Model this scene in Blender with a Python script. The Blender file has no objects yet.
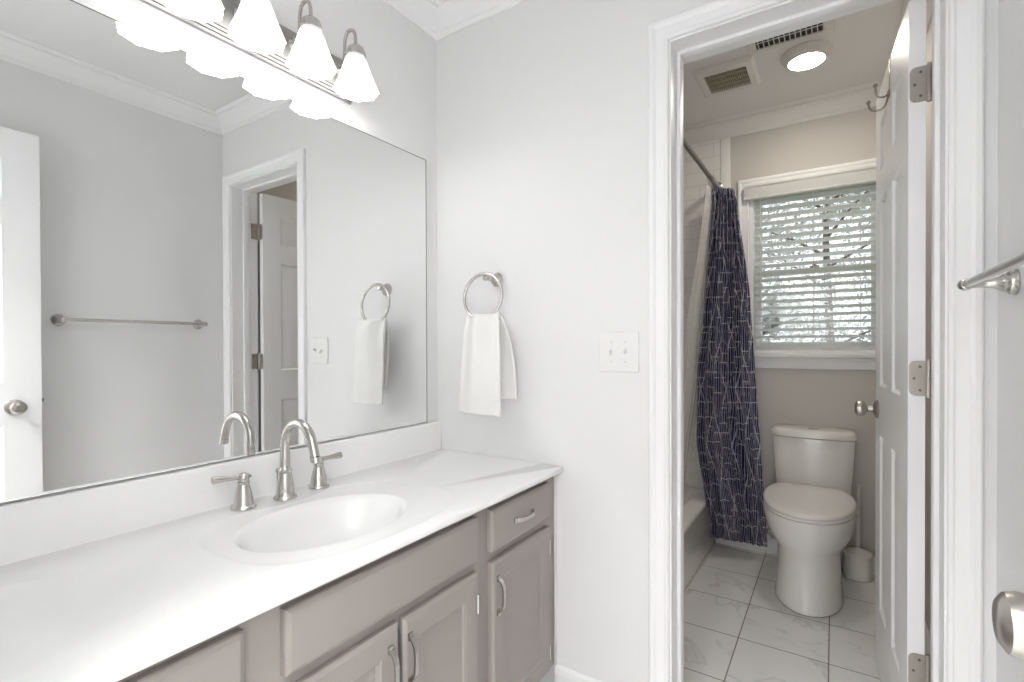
import bpy, bmesh, math, random
from mathutils import Vector, Matrix
random.seed(7)
PI = math.pi
SC = bpy.context.scene
COL = SC.collection

# ------------------------------------------------------------------ camera
cam_d = bpy.data.cameras.new('camera')
cam = bpy.data.objects.new('camera', cam_d); COL.objects.link(cam)
F, YAW, PIT, ROL = 498.6514, math.radians(32.9803), math.radians(0.4061), math.radians(-0.1879)
fw = Vector((-math.sin(YAW), math.cos(YAW), 0)); rt = Vector((math.cos(YAW), math.sin(YAW), 0)); up = Vector((0, 0, 1))
f2 = fw * math.cos(PIT) - up * math.sin(PIT); u2 = up * math.cos(PIT) + fw * math.sin(PIT)
r3 = rt * math.cos(ROL) + u2 * math.sin(ROL); u3 = u2 * math.cos(ROL) - rt * math.sin(ROL)
m = Matrix((r3, u3, -f2)).transposed().to_4x4()
m.translation = Vector((1.3007, -1.4811, 1.1525))
cam.matrix_world = m
cam_d.sensor_fit = 'HORIZONTAL'; cam_d.sensor_width = 36
cam_d.lens = 36 * F / 1024
cam_d.shift_x = 1.6419 / 1024
cam_d.shift_y = 7.9606 / 1024
cam_d.clip_start = 0.01; cam_d.clip_end = 200
SC.camera = cam

# ------------------------------------------------------------------ view, world
SC.view_settings.view_transform = 'Standard'
SC.view_settings.look = 'None'
SC.view_settings.gamma = 1.0
SC.view_settings.use_curve_mapping = False
SC.view_settings.exposure = 0.56
W_ = bpy.data.worlds.new('overcast_sky'); SC.world = W_; W_.use_nodes = True
bg = W_.node_tree.nodes['Background']
bg.inputs[0].default_value = (0.86, 0.93, 1.0, 1); bg.inputs[1].default_value = 1.4
SC.cycles.use_denoising = True
SC.cycles.max_bounces = 14; SC.cycles.diffuse_bounces = 8; SC.cycles.glossy_bounces = 6
SC.cycles.transparent_max_bounces = 16
SC.cycles.sample_clamp_indirect = 8.0
# light levels of the lamps, the added hall fill lamp included
E_SHADE = 1.8       # frosted glass shades over the mirror
P_BULB = 0.48        # bulb in each shade (W)
E_FILL = 92.0        # unseen lamp added in the hall for fill
E_DISC = 70.0       # ceiling lamp over the toilet

# ------------------------------------------------------------------ room numbers
YR = -1.525          # rear wall
XW = 1.598           # right wall
T = 0.1437           # thickness of the wall with the inner doorway
YB = 1.611           # window wall
ZC = 2.43            # ceiling
CB = 2.339           # bottom of the crown
XL2 = -0.04

# ------------------------------------------------------------------ node helpers
class N:
    def __init__(s, name):
        s.m = bpy.data.materials.new(name); s.m.use_nodes = True
        s.t = s.m.node_tree; s.b = s.t.nodes['Principled BSDF']; s.out = s.t.nodes['Material Output']
    def n(s, typ, **k):
        x = s.t.nodes.new(typ)
        for a, v in k.items(): setattr(x, a, v)
        return x
    def l(s, a, b): s.t.links.new(a, b)
    def put(s, sock, v):
        if isinstance(v, (int, float)): sock.default_value = v
        elif isinstance(v, tuple): sock.default_value = v
        else: s.l(v, sock)
    def math(s, op, a, b=0.0, c=0.0):
        x = s.n('ShaderNodeMath', operation=op)
        s.put(x.inputs[0], a); s.put(x.inputs[1], b); s.put(x.inputs[2], c)
        return x.outputs[0]
    def mix(s, f, a, b):
        x = s.n('ShaderNodeMix', data_type='RGBA')
        s.put(x.inputs[0], f); s.put(x.inputs[6], a); s.put(x.inputs[7], b)
        return x.outputs[2]
    def noise(s, scale, detail=3, vec=None, rough=0.5, dist=0.0):
        x = s.n('ShaderNodeTexNoise'); x.inputs['Scale'].default_value = scale
        x.inputs['Detail'].default_value = detail; x.inputs['Roughness'].default_value = rough
        x.inputs['Distortion'].default_value = dist
        if vec is not None: s.l(vec, x.inputs['Vector'])
        return x.outputs[0]
    def co(s, kind='Object'): return s.n('ShaderNodeTexCoord').outputs[kind]
    def ramp(s, f, a, b):
        x = s.n('ShaderNodeMapRange'); s.put(x.inputs[0], f); x.inputs[1].default_value = a; x.inputs[2].default_value = b
        return x.outputs[0]
    def bump(s, h, strength=0.2, dist=0.001):
        x = s.n('ShaderNodeBump'); x.inputs['Strength'].default_value = strength; x.inputs['Distance'].default_value = dist
        s.l(h, x.inputs['Height']); s.l(x.outputs[0], s.b.inputs['Normal'])
    def line(s, v, period, width, off=0.0):      # 1 on lines repeating every `period`
        a = s.math('DIVIDE', s.math('SUBTRACT', v, off), period)
        a = s.math('ABSOLUTE', s.math('SUBTRACT', s.math('FRACT', s.math('ADD', a, 0.5)), 0.5))
        return s.math('LESS_THAN', a, width / period / 2)

def c4(c): return (c[0], c[1], c[2], 1)
def mat(name, col, rough=0.5, metal=0.0, spec=0.5, bump=None, var=0.0, vscale=6, coat=0.0):
    k = N(name); b = k.b
    b.inputs['Roughness'].default_value = rough; b.inputs['Metallic'].default_value = metal
    b.inputs['Specular IOR Level'].default_value = spec
    b.inputs['Coat Weight'].default_value = coat; b.inputs['Coat Roughness'].default_value = 0.05
    co = k.co()
    if var:
        f = k.noise(vscale, 4, co)
        d = tuple(max(0, x * (1 - var)) for x in col); e = tuple(min(1, x * (1 + var)) for x in col)
        k.l(k.mix(f, c4(d), c4(e)), b.inputs['Base Color'])
    else:
        b.inputs['Base Color'].default_value = c4(col)
    if bump:
        k.bump(k.noise(bump[0], 3, co), bump[1], bump[2])
    return k.m

M = {}
M['wall'] = mat('wall_paint', (0.785, 0.785, 0.785), 0.55, spec=0.3, bump=(260, 0.12, 0.0006), var=0.012, vscale=3)
M['wall2'] = mat('wall_paint_warm_dimmed', (0.57, 0.545, 0.51), 0.6, spec=0.3, bump=(260, 0.12, 0.0006), var=0.012, vscale=3)  # same wall paint; the toilet room's dimmer, warm light is put into the colour
M['ceil'] = mat('ceiling_paint', (0.80, 0.80, 0.80), 0.8, spec=0.2, bump=(180, 0.1, 0.0006))
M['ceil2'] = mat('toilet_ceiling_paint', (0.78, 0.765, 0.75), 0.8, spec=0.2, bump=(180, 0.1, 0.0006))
M['trim'] = mat('white_gloss_trim', (0.86, 0.86, 0.865), 0.42, spec=0.4)
M['trim2'] = mat('crown_trim_warm_dimmed', (0.74, 0.725, 0.70), 0.5, spec=0.3)  # white trim again, with the room's warm, weaker light mixed into its colour
M['door'] = mat('white_door_paint', (0.86, 0.86, 0.865), 0.3, spec=0.5, bump=(90, 0.05, 0.0005))
M['counter'] = mat('cultured_marble_white', (0.88, 0.88, 0.875), 0.22, spec=0.5, var=0.012, vscale=5, coat=0.08)
M['cabinet'] = mat('taupe_cabinet_paint', (0.31, 0.28, 0.26), 0.42, spec=0.4, bump=(140, 0.05, 0.0005), var=0.02, vscale=8)
M['toe'] = mat('toe_kick_paint', (0.24, 0.22, 0.205), 0.5)
M['nickel'] = mat('brushed_nickel', (0.56, 0.54, 0.51), 0.27, 1.0, bump=(400, 0.06, 0.0003), var=0.04, vscale=30)
M['nickel_d'] = mat('satin_nickel_door_hardware', (0.48, 0.455, 0.42), 0.3, 1.0, bump=(400, 0.06, 0.0003))
M['plate'] = mat('brushed_fixture_plate', (0.42, 0.41, 0.40), 0.38, 1.0)
M['chrome'] = mat('polished_chrome', (0.78, 0.78, 0.78), 0.1, 1.0)
M['hinge'] = mat('satin_hinge_metal', (0.44, 0.41, 0.37), 0.40, 0.8, var=0.05, vscale=60)
M['dark'] = mat('dark_recess', (0.03, 0.028, 0.025), 0.7)
M['hook'] = mat('dull_hook_metal', (0.34, 0.31, 0.27), 0.35, 0.9)
M['screw'] = mat('dark_screw', (0.16, 0.14, 0.12), 0.4, 0.7)
M['porcelain'] = mat('white_porcelain', (0.85, 0.83, 0.80), 0.1, spec=0.5, coat=0.5)
M['seat'] = mat('white_seat_plastic', (0.85, 0.83, 0.795), 0.22, spec=0.5)
M['tub'] = mat('white_tub_enamel', (0.86, 0.845, 0.825), 0.15, spec=0.5, coat=0.3)
M['plastic'] = mat('white_plastic', (0.80, 0.80, 0.79), 0.3, spec=0.5)
M['plastic_w'] = mat('warm_white_plastic', (0.70, 0.68, 0.64), 0.35, spec=0.5)
M['vent'] = mat('vent_louvre_tan', (0.42, 0.37, 0.28), 0.6)
M['bark'] = mat('tree_bark', (0.12, 0.10, 0.085), 0.9, bump=(40, 0.6, 0.01), var=0.3)
M['leaf'] = mat('tree_leaves', (0.22, 0.28, 0.17), 0.6, var=0.5, vscale=3)
M['leaf2'] = mat('pale_autumn_leaves', (0.46, 0.46, 0.42), 0.6, var=0.4, vscale=3)
M['grass'] = mat('lawn_grass', (0.10, 0.14, 0.06), 0.9, var=0.4, vscale=2, bump=(60, 0.5, 0.02))
M['hallfloor'] = mat('hall_oak_floor', (0.35, 0.24, 0.15), 0.4, var=0.15, vscale=5)
M['caulk'] = mat('white_caulk', (0.75, 0.74, 0.71), 0.5)

def fabric_white():
    k = N('white_terry_cloth'); k.b.inputs['Roughness'].default_value = 0.95
    k.b.inputs['Specular IOR Level'].default_value = 0.1
    k.b.inputs['Sheen Weight'].default_value = 0.3
    k.b.inputs['Base Color'].default_value = (0.86, 0.85, 0.835, 1)
    uv = k.co('UV'); sp = k.n('ShaderNodeSeparateXYZ'); k.l(uv, sp.inputs[0])
    band = k.math('MULTIPLY', k.line(sp.outputs[1], 0.010, 0.005), k.math('MULTIPLY', k.math('LESS_THAN', sp.outputs[1], 0.075), k.math('GREATER_THAN', sp.outputs[1], 0.03)))
    h = k.math('ADD', k.noise(900, 2, k.co()), k.math('MULTIPLY', band, -1.2))
    k.bump(h, 0.5, 0.0012)
    return k.m
M['towel'] = fabric_white()

def mirror_mat():
    k = N('mirror_silvering'); k.b.inputs['Metallic'].default_value = 1; k.b.inputs['Roughness'].default_value = 0.0
    k.b.inputs['Base Color'].default_value = (0.88, 0.89, 0.885, 1)
    return k.m
M['mirror'] = mirror_mat()
M['mirror_edge'] = mat('mirror_glass_edge', (0.12, 0.13, 0.11), 0.25)

def emis(name, col, s, base=(0.9, 0.9, 0.9)):
    k = N(name); k.b.inputs['Base Color'].default_value = c4(base)
    k.b.inputs['Emission Color'].default_value = c4(col); k.b.inputs['Emission Strength'].default_value = s
    k.b.inputs['Roughness'].default_value = 0.35
    return k.m
def shade_mat():          # the bulb sits low in the bell: the glass glows most around it
    k = N('lit_frosted_glass'); k.b.inputs['Base Color'].default_value = (.55, .55, .55, 1); k.b.inputs['Roughness'].default_value = .3
    sp = k.n('ShaderNodeSeparateXYZ'); k.l(k.co(), sp.inputs[0])
    f = k.ramp(sp.outputs[2], .018, -.060)
    k.b.inputs['Emission Color'].default_value = (1, .99, .975, 1)
    k.l(k.math('ADD', .30, k.math('MULTIPLY', f, E_SHADE)), k.b.inputs['Emission Strength'])
    return k.m
M['shade'] = shade_mat()
M['disc'] = emis('lit_lamp_lens', (1.0, 0.93, 0.82), E_DISC)
M['fill_lens'] = emis('fill_lamp_lens', (1.0, 1.0, 1.0), E_FILL)

def glass_mat():
    k = N('clear_window_glass'); k.t.nodes.remove(k.b)
    tr = k.n('ShaderNodeBsdfTransparent'); tr.inputs[0].default_value = (0.97, 0.98, 0.98, 1)
    gl = k.n('ShaderNodeBsdfGlossy'); gl.inputs['Roughness'].default_value = 0.02
    mx = k.n('ShaderNodeMixShader'); mx.inputs[0].default_value = 0.06
    k.l(tr.outputs[0], mx.inputs[1]); k.l(gl.outputs[0], mx.inputs[2]); k.l(mx.outputs[0], k.out.inputs[0])
    return k.m
M['glass'] = glass_mat()
def liner_mat():
    k = N('translucent_liner'); k.t.nodes.remove(k.b)
    tr = k.n('ShaderNodeBsdfTransparent')
    df = k.n('ShaderNodeBsdfDiffuse'); df.inputs[0].default_value = (0.82, 0.81, 0.79, 1)
    mx = k.n('ShaderNodeMixShader'); mx.inputs[0].default_value = 0.28
    k.l(tr.outputs[0], mx.inputs[1]); k.l(df.outputs[0], mx.inputs[2]); k.l(mx.outputs[0], k.out.inputs[0])
    return k.m
M['liner'] = liner_mat()
def slat_mat():
    k = N('white_blind_slats'); b = k.b
    b.inputs['Base Color'].default_value = (0.84, 0.84, 0.82, 1); b.inputs['Roughness'].default_value = 0.4
    tl = k.n('ShaderNodeBsdfTranslucent'); tl.inputs[0].default_value = (0.85, 0.85, 0.82, 1)
    mx = k.n('ShaderNodeMixShader'); mx.inputs[0].default_value = 0.35
    k.l(b.outputs[0], mx.inputs[1]); k.l(tl.outputs[0], mx.inputs[2]); k.l(mx.outputs[0], k.out.inputs[0])
    return k.m
M['slat'] = slat_mat()

def floor_tile():
    k = N('marble_floor_tile'); co = k.co(); sp = k.n('ShaderNodeSeparateXYZ'); k.l(co, sp.inputs[0])
    X, Y = sp.outputs[0], sp.outputs[1]
    g = k.math('MAXIMUM', k.line(X, 0.2995, 0.0042, 0.9865), k.line(Y, 0.3015, 0.0042, 0.945))
    # vein: thin dark ridges of warped noise, with a per tile offset
    cx = k.math('FLOOR', k.math('DIVIDE', k.math('SUBTRACT', X, 0.9865), 0.2995))
    cy = k.math('FLOOR', k.math('DIVIDE', k.math('SUBTRACT', Y, 0.945), 0.3015))
    cm = k.n('ShaderNodeCombineXYZ')
    k.l(k.math('ADD', X, k.math('MULTIPLY', cy, 3.7)), cm.inputs[0]); k.l(k.math('ADD', Y, k.math('MULTIPLY', cx, 5.3)), cm.inputs[1])
    n1 = k.noise(3.2, 5, cm.outputs[0], 0.55, 1.2)
    v = k.math('ABSOLUTE', k.math('SUBTRACT', n1, 0.5))
    vein = k.math('MULTIPLY', k.math('SUBTRACT', 1.0, k.ramp(v, 0.0, 0.03)), k.ramp(k.noise(2.0, 2, cm.outputs[0]), 0.45, 0.7))
    cloud = k.noise(5, 4, cm.outputs[0])
    base = k.mix(cloud, (0.76, 0.75, 0.74, 1), (0.83, 0.82, 0.81, 1))
    base = k.mix(k.math('MULTIPLY', vein, 0.55), base, (0.38, 0.37, 0.37, 1))
    base = k.mix(g, base, (0.20, 0.185, 0.17, 1))
    k.l(base, k.b.inputs['Base Color']); k.l(k.math('ADD', 0.25, k.math('MULTIPLY', g, 0.5)), k.b.inputs['Roughness'])
    k.bump(k.math('SUBTRACT', 1.0, g), 0.6, 0.001)
    return k.m
M['floor'] = floor_tile()

def subway(axis):
    k = N('white_subway_tile_' + axis); co = k.co(); sp = k.n('ShaderNodeSeparateXYZ'); k.l(co, sp.inputs[0])
    A = sp.outputs[0] if axis == 'x' else sp.outputs[1]; Z = sp.outputs[2]
    row = k.math('FLOOR', k.math('DIVIDE', Z, 0.0775))
    sh = k.math('MULTIPLY', k.math('MODULO', row, 2.0), 0.0775)
    g = k.math('MAXIMUM', k.line(k.math('ADD', A, sh), 0.155, 0.0025, 0.015), k.line(Z, 0.0775, 0.0025, 0.0))
    k.l(k.mix(g, (0.82, 0.81, 0.79, 1), (0.60, 0.585, 0.56, 1)), k.b.inputs['Base Color'])
    k.b.inputs['Roughness'].default_value = 0.15
    k.bump(k.math('SUBTRACT', 1.0, g), 0.5, 0.001)
    return k.m
M['tile_x'] = subway('x'); M['tile_y'] = subway('y')

def curtain_mat():
    k = N('navy_curtain_with_white_crackle_lines'); uv = k.co('UV'); sp = k.n('ShaderNodeSeparateXYZ'); k.l(uv, sp.inputs[0])
    U, V = sp.outputs[0], sp.outputs[1]
    wob = k.math('MULTIPLY', k.math('SUBTRACT', k.noise(3.0, 1, uv), 0.5), 0.05)
    U2 = k.math('ADD', U, wob)
    def sl(slope, period, width, off=0.0):
        return k.line(k.math('ADD', U2, k.math('MULTIPLY', V, slope)), period, width, off)
    m1 = k.math('GREATER_THAN', k.noise(9, 0, uv), 0.47)
    m2 = k.math('LESS_THAN', k.noise(9, 0, uv), 0.53)
    a = k.math('MULTIPLY', sl(0.07, 0.0165, 0.0028), m1)
    b = k.math('MULTIPLY', sl(-0.09, 0.0195, 0.0028), m2)
    c = k.math('MULTIPLY', k.line(k.math('ADD', V, k.math('MULTIPLY', k.math('FLOOR', k.math('MULTIPLY', k.noise(2.6, 0, uv), 6.0)), 0.031)), 0.082, 0.0034), k.math('GREATER_THAN', k.noise(7, 0, uv), 0.40))
    d = k.math('MAXIMUM', sl(0.38, 0.23, 0.0060), sl(-0.38, 0.23, 0.0060))
    g = k.math('MAXIMUM', k.math('MAXIMUM', a, b), k.math('MAXIMUM', c, d))
    k.l(k.mix(g, (0.036, 0.038, 0.098, 1), (0.72, 0.71, 0.74, 1)), k.b.inputs['Base Color'])
    k.b.inputs['Roughness'].default_value = 0.8; k.b.inputs['Specular IOR Level'].default_value = 0.2
    return k.m
M['curtain'] = curtain_mat()

# ------------------------------------------------------------------ object helpers
ORG = Vector((0, 0, 0))
def obj(name, bm, mt, parent=None, angle=28, kind=None, weld=False):
    me = bpy.data.meshes.new(name)
    if weld: bmesh.ops.remove_doubles(bm, verts=bm.verts, dist=1e-6)
    bmesh.ops.recalc_face_normals(bm, faces=bm.faces)
    if parent is not None or ORG.length > 0:
        bmesh.ops.translate(bm, verts=bm.verts, vec=-ORG)
    bm.to_mesh(me); bm.free()
    me.shade_smooth(); me.set_sharp_from_angle(angle=math.radians(angle))
    for x in (mt if isinstance(mt, list) else [mt]): me.materials.append(x)
    o = bpy.data.objects.new(name, me); COL.objects.link(o)
    if parent is not None: o.parent = parent
    else: o.location = ORG
    if kind: o['kind'] = kind
    return o
def at(x=0, y=0, z=0):
    global ORG
    ORG = Vector((x, y, z))
def thing(name, label=None, cat=None, loc=(0, 0, 0), group=None, kind=None):
    at(*loc)
    o = bpy.data.objects.new(name, None); COL.objects.link(o); o.location = loc; o.empty_display_size = 0.05
    tag(o, label, cat, group, kind); return o
def tag(o, label=None, cat=None, group=None, kind=None):
    if label: o['label'] = label
    if cat: o['category'] = cat
    if group: o['group'] = group
    if kind: o['kind'] = kind
    return o
def struct(name, bm, mt, parent=None, angle=28, label=None):
    o = obj(name, bm, mt, parent, angle)
    if parent is None: o['kind'] = 'structure'
    if label: o['label'] = label
    return o
def BM(): return bmesh.new()
def copy_tree(o, parent=None):
    c = o.copy(); COL.objects.link(c)
    if parent is not None: c.parent = parent; c.matrix_parent_inverse = o.matrix_parent_inverse
    for ch in list(o.children): copy_tree(ch, c)
    return c

def box(bm, x0, x1, y0, y1, z0, z1, bev=0.0, seg=2, mi=0):
    vs = [bm.verts.new((x, y, z)) for x in (x0, x1) for y in (y0, y1) for z in (z0, z1)]
    fs = [(0, 1, 3, 2), (4, 6, 7, 5), (0, 4, 5, 1), (2, 3, 7, 6), (0, 2, 6, 4), (1, 5, 7, 3)]
    faces = [bm.faces.new([vs[i] for i in f]) for f in fs]
    for f in faces: f.material_index = mi
    if bev > 0:
        es = list({e for f in faces for e in f.edges})
        bmesh.ops.bevel(bm, geom=es, offset=bev, segments=seg, profile=0.5, affect='EDGES')
    return faces
def rings(bm, rs, cap0=True, cap1=True, closed=True, mi=0):
    R = [[bm.verts.new(p) for p in r] for r in rs]
    n = len(R[0])
    for a, b in zip(R[:-1], R[1:]):
        for i in range(n if closed else n - 1):
            j = (i + 1) % n
            f = bm.faces.new((a[i], a[j], b[j], b[i])); f.material_index = mi
    if cap0: bm.faces.new(list(reversed(R[0]))).material_index = mi
    if cap1: bm.faces.new(R[-1]).material_index = mi
    return R
def frame(axis):
    w = Vector(axis).normalized()
    u = Vector((0, 0, 1)).cross(w) if abs(w.z) < 0.9 else Vector((1, 0, 0))
    u.normalize(); v = w.cross(u); return u, v, w
def lathe(bm, prof, o=(0, 0, 0), axis=(0, 0, 1), seg=28, cap0=True, cap1=True, flute=None, mi=0):
    # prof: list of (radius, height)
    u, v, w = frame(axis); o = Vector(o); rs = []
    for (r, h) in prof:
        ring = []
        for i in range(seg):
            a = 2 * PI * i / seg
            k = r
            if flute: k = r + flute(r, h, a)
            ring.append(o + u * (k * math.cos(a)) + v * (k * math.sin(a)) + w * h)
        rs.append(ring)
    return rings(bm, rs, cap0, cap1, mi=mi)
def tube(bm, pts, rad, seg=12, caps=True, flat=None, mi=0):
    # rad: number or list; flat: (su, sv) scale of the section
    pts = [Vector(p) for p in pts]; n = len(pts)
    rads = rad if isinstance(rad, (list, tuple)) else [rad] * n
    ds = []
    for i in range(n):
        a = pts[max(0, i - 1)]; b = pts[min(n - 1, i + 1)]; ds.append((b - a).normalized())
    u = ds[0].orthogonal().normalized()
    if abs(ds[0].dot(Vector((0, 0, 1)))) < 0.9:
        u = Vector((0, 0, 1)).cross(ds[0]).normalized()
    rs = []
    for i in range(n):
        d = ds[i]; u = (u - d * u.dot(d)).normalized(); v = d.cross(u)
        su, sv = flat if flat else (1, 1)
        rs.append([pts[i] + u * (rads[i] * su * math.cos(2 * PI * k / seg)) + v * (rads[i] * sv * math.sin(2 * PI * k / seg)) for k in range(seg)])
    return rings(bm, rs, caps, caps, mi=mi)
def bez(p0, p1, p2, p3, n=12):
    p0, p1, p2, p3 = map(Vector, (p0, p1, p2, p3)); o = []
    for i in range(n + 1):
        t = i / n; s = 1 - t
        o.append(p0 * s ** 3 + p1 * 3 * s * s * t + p2 * 3 * s * t * t + p3 * t ** 3)
    return o
def sweep(bm, path, nrm, prof, flip=1, mi=0, closed=False):
    # profile (a, b): a sideways in the plane of the path, b along nrm
    path = [Vector(p) for p in path]; nrm = Vector(nrm).normalized(); n = len(path)
    def side(i, j): return (path[j] - path[i]).normalized().cross(nrm) * flip
    rs = []
    for i in range(n):
        if closed: s1 = side((i - 1) % n, i); s2 = side(i, (i + 1) % n)
        else:
            s1 = side(i - 1, i) if i > 0 else side(i, i + 1); s2 = side(i, i + 1) if i < n - 1 else side(i - 1, i)
        mt_ = (s1 + s2) / (1 + s1.dot(s2))
        rs.append([path[i] + mt_ * a + nrm * b for a, b in prof])
    if closed: rs.append([v.copy() for v in rs[0]])
    rings(bm, rs, not closed, not closed, mi=mi)
def grid_wall(bm, fn, us, zs, holes, t0, t1):
    """panel between depths t0 and t1 with rectangular holes; fn(u, z, t) -> point"""
    n_old = set(bm.verts)
    us = sorted(set(us + [h[0] for h in holes] + [h[1] for h in holes])); zs = sorted(set(zs + [h[2] for h in holes] + [h[3] for h in holes]))
    def hole(a, b, c, d):
        m1, m2 = (a + b) / 2, (c + d) / 2
        return any(h[0] < m1 < h[1] and h[2] < m2 < h[3] for h in holes)
    cell = {}
    for i in range(len(us) - 1):
        for j in range(len(zs) - 1):
            cell[i, j] = not hole(us[i], us[i + 1], zs[j], zs[j + 1])
    for (i, j), ok in cell.items():
        if not ok: continue
        a, b, c, d = us[i], us[i + 1], zs[j], zs[j + 1]
        for t in (t0, t1):
            bm.faces.new([bm.verts.new(fn(*q, t)) for q in ((a, c), (b, c), (b, d), (a, d))])
        for (di, dj, p, q) in ((-1, 0, (a, c), (a, d)), (1, 0, (b, c), (b, d)), (0, -1, (a, c), (b, c)), (0, 1, (a, d), (b, d))):
            if not cell.get((i + di, j + dj), False):
                bm.faces.new([bm.verts.new(fn(*x)) for x in ((*p, t0), (*q, t0), (*q, t1), (*p, t1))])
    bmesh.ops.remove_doubles(bm, verts=[v for v in bm.verts if v not in n_old], dist=1e-6)
def panel_face(bm, fn, u0, u1, z0, z1, panels, steps):
    """a face at depth 0 with stepped panels; fn(u, z, depth); steps: [(inset, depth)...]"""
    n_old = set(bm.verts)
    us = sorted({u0, u1} | {p[0] for p in panels} | {p[1] for p in panels}); zs = sorted({z0, z1} | {p[2] for p in panels} | {p[3] for p in panels})
    for i in range(len(us) - 1):
        for j in range(len(zs) - 1):
            a, b, c, d = us[i], us[i + 1], zs[j], zs[j + 1]
            if any(p[0] <= a and b <= p[1] and p[2] <= c and d <= p[3] for p in panels): continue
            bm.faces.new([bm.verts.new(fn(*q, 0)) for q in ((a, c), (b, c), (b, d), (a, d))])
    for (a, b, c, d) in panels:
        rs = []
        for (s, dep) in [(0, 0)] + steps:
            rs.append([fn(a + s, c + s, dep), fn(b - s, c + s, dep), fn(b - s, d - s, dep), fn(a + s, d - s, dep)])
        rings(bm, rs, False, True)
    bmesh.ops.remove_doubles(bm, verts=[v for v in bm.verts if v not in n_old], dist=1e-6)

# ================================================================== THE SETTING
at()
# floor and ceilings
b = BM(); box(b, XL2 - .1, XW + .1, YR - 1.4, YB + .1, -0.06, 0.0); struct('floor', b, M['floor'])
b = BM(); box(b, -0.1, XW + .1, YR - 1.4, T * .5, ZC, ZC + .08); struct('ceiling', b, M['ceil'])
b = BM(); box(b, XL2 - .1, XW + .1, T * .5, YB + .1, ZC, ZC + .08); struct('ceiling_toilet_room', b, M['ceil2'])
# walls
DX0, DX1, DZ = 0.896, 1.516, 2.047          # rough hole for the inner doorway (jamb fills it)
b = BM(); grid_wall(b, lambda u, z, t: (u, t, z), [XL2 - .1, XW], [0, ZC], [(DX0, DX1, -1, DZ)], 0, T); 
for f in b.faces: f.material_index = 1 if f.calc_center_median().y > T * .75 else 0
struct('wall_middle', b, [M['wall'], M['wall2']])
b = BM(); box(b, -0.1, 0, YR - .12, 0, 0, ZC); struct('wall_left', b, M['wall'])
b = BM(); box(b, XL2 - .1, XL2, T, YB, 0, ZC); struct('wall_left_toilet_room', b, M['wall2'])
b = BM(); box(b, XW, XW + .1, YR - 1.4, T * .5, 0, ZC); struct('wall_right', b, M['wall'])
b = BM(); box(b, XW, XW + .1, T * .5, YB, 0, ZC); struct('wall_right_toilet_room', b, M['wall2'])
EX0, EX1 = 0.765, 1.503                      # entry doorway in the rear wall
b = BM(); grid_wall(b, lambda u, z, t: (u, t, z), [0, XW], [0, ZC], [(EX0, EX1, -1, 2.045)], YR, YR - .12)
struct('wall_rear', b, M['wall'])
b = BM(); box(b, -.1, XW + .1, YR - 1.5, YR - 1.4, 0, ZC); struct('wall_hall', b, M['wall'])
b = BM(); box(b, -.1, 0, YR - 1.4, YR - .12, 0, ZC); struct('wall_hall_left', b, M['wall'])
WX0, WX1, WZ0, WZ1 = 0.902, 1.515, 1.105, 2.022   # window hole
b = BM(); grid_wall(b, lambda u, z, t: (u, t, z), [XL2 - .1, XW + .1], [0, ZC], [(WX0, WX1, WZ0, WZ1)], YB, YB + .13)
struct('wall_back', b, M['wall2'])
# tiled surround of the tub
b = BM(); box(b, XL2, 0.748, YB - .008, YB, .30, CB + .02); struct('wall_back_tile', b, M['tile_x'])
b = BM(); box(b, XL2, XL2 + .008, T, YB - .008, .30, CB + .02); struct('wall_left_tile', b, M['tile_y'])
b = BM(); box(b, XL2 + .008, 0.748, T, T + .008, .30, CB + .02); struct('wall_middle_tile', b, M['tile_x'])
b = BM(); box(b, 0.750, 0.803, YB - .011, YB, .083, CB + .005, .003); struct('trim_1', b, M['porcelain'])

CROWN = [(0, .091), (.007, .091), (.009, .086), (.013, .083), (.016, .078), (.016, .074), (.024, .066), (.033, .055), (.043, .040), (.052, .030), (.060, .026), (.064, .022), (.064, .017), (.071, .015), (.076, .010), (.078, .006), (.078, 0), (0, 0)]
b = BM(); sweep(b, [(0, YR, ZC), (0, 0, ZC), (XW, 0, ZC), (XW, YR, ZC)], (0, 0, -1), CROWN, -1, closed=True)
struct('trim_2', b, M['trim'], angle=25)
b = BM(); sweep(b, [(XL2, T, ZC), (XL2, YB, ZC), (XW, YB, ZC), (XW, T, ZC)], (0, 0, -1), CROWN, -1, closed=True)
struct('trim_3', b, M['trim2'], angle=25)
BASE = [(0, 0), (.013, 0), (.013, .060), (.010, .068), (.009, .074), (.004, .081), (0, .083)]
def baseboard(name, p, q):
    b = BM(); sweep(b, [p, q], (0, 0, 1), BASE, 1); return struct(name, b, M['trim'], angle=20)
baseboard('baseboard_middle', (.519, 0, 0), (.839, 0, 0))
baseboard('baseboard_right', (XW, -.002, 0), (XW, YR, 0))
baseboard('baseboard_back', (.724, YB, 0), (XW, YB, 0))
baseboard('baseboard_right_toilet_room', (XW, YB, 0), (XW, T, 0))
baseboard('baseboard_rear', (.755, YR, 0), (.54, YR, 0))

CASE = [(0, 0), (0, .009), (.003, .012), (.008, .0125), (.012, .010), (.018, .0095), (.024, .0110), (.036, .0125), (.040, .0160), (.044, .018), (.053, .018), (.057, .015), (.057, 0)]
def casing(name, x0, x1, z1, y, ny, z0=0.0, bottom=False):
    b = BM(); s = 1 if ny < 0 else -1
    path = [(x0, y, z0), (x0, y, z1), (x1, y, z1), (x1, y, z0)]
    sweep(b, path, (0, ny, 0), CASE, 1 if ny > 0 else -1)
    return struct(name, b, M['trim'], angle=20)
casing('trim_4', .896, 1.516, 2.043, 0, -1)
casing('trim_5', .896, 1.516, 2.043, T, 1)
casing('trim_6', EX0 + .0, EX1 - .0, 2.04, YR, 1)
casing('trim_7', WX0 - .002, WX1 + .002, WZ1 - .0, YB, -1, z0=WZ0 - .01)
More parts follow.
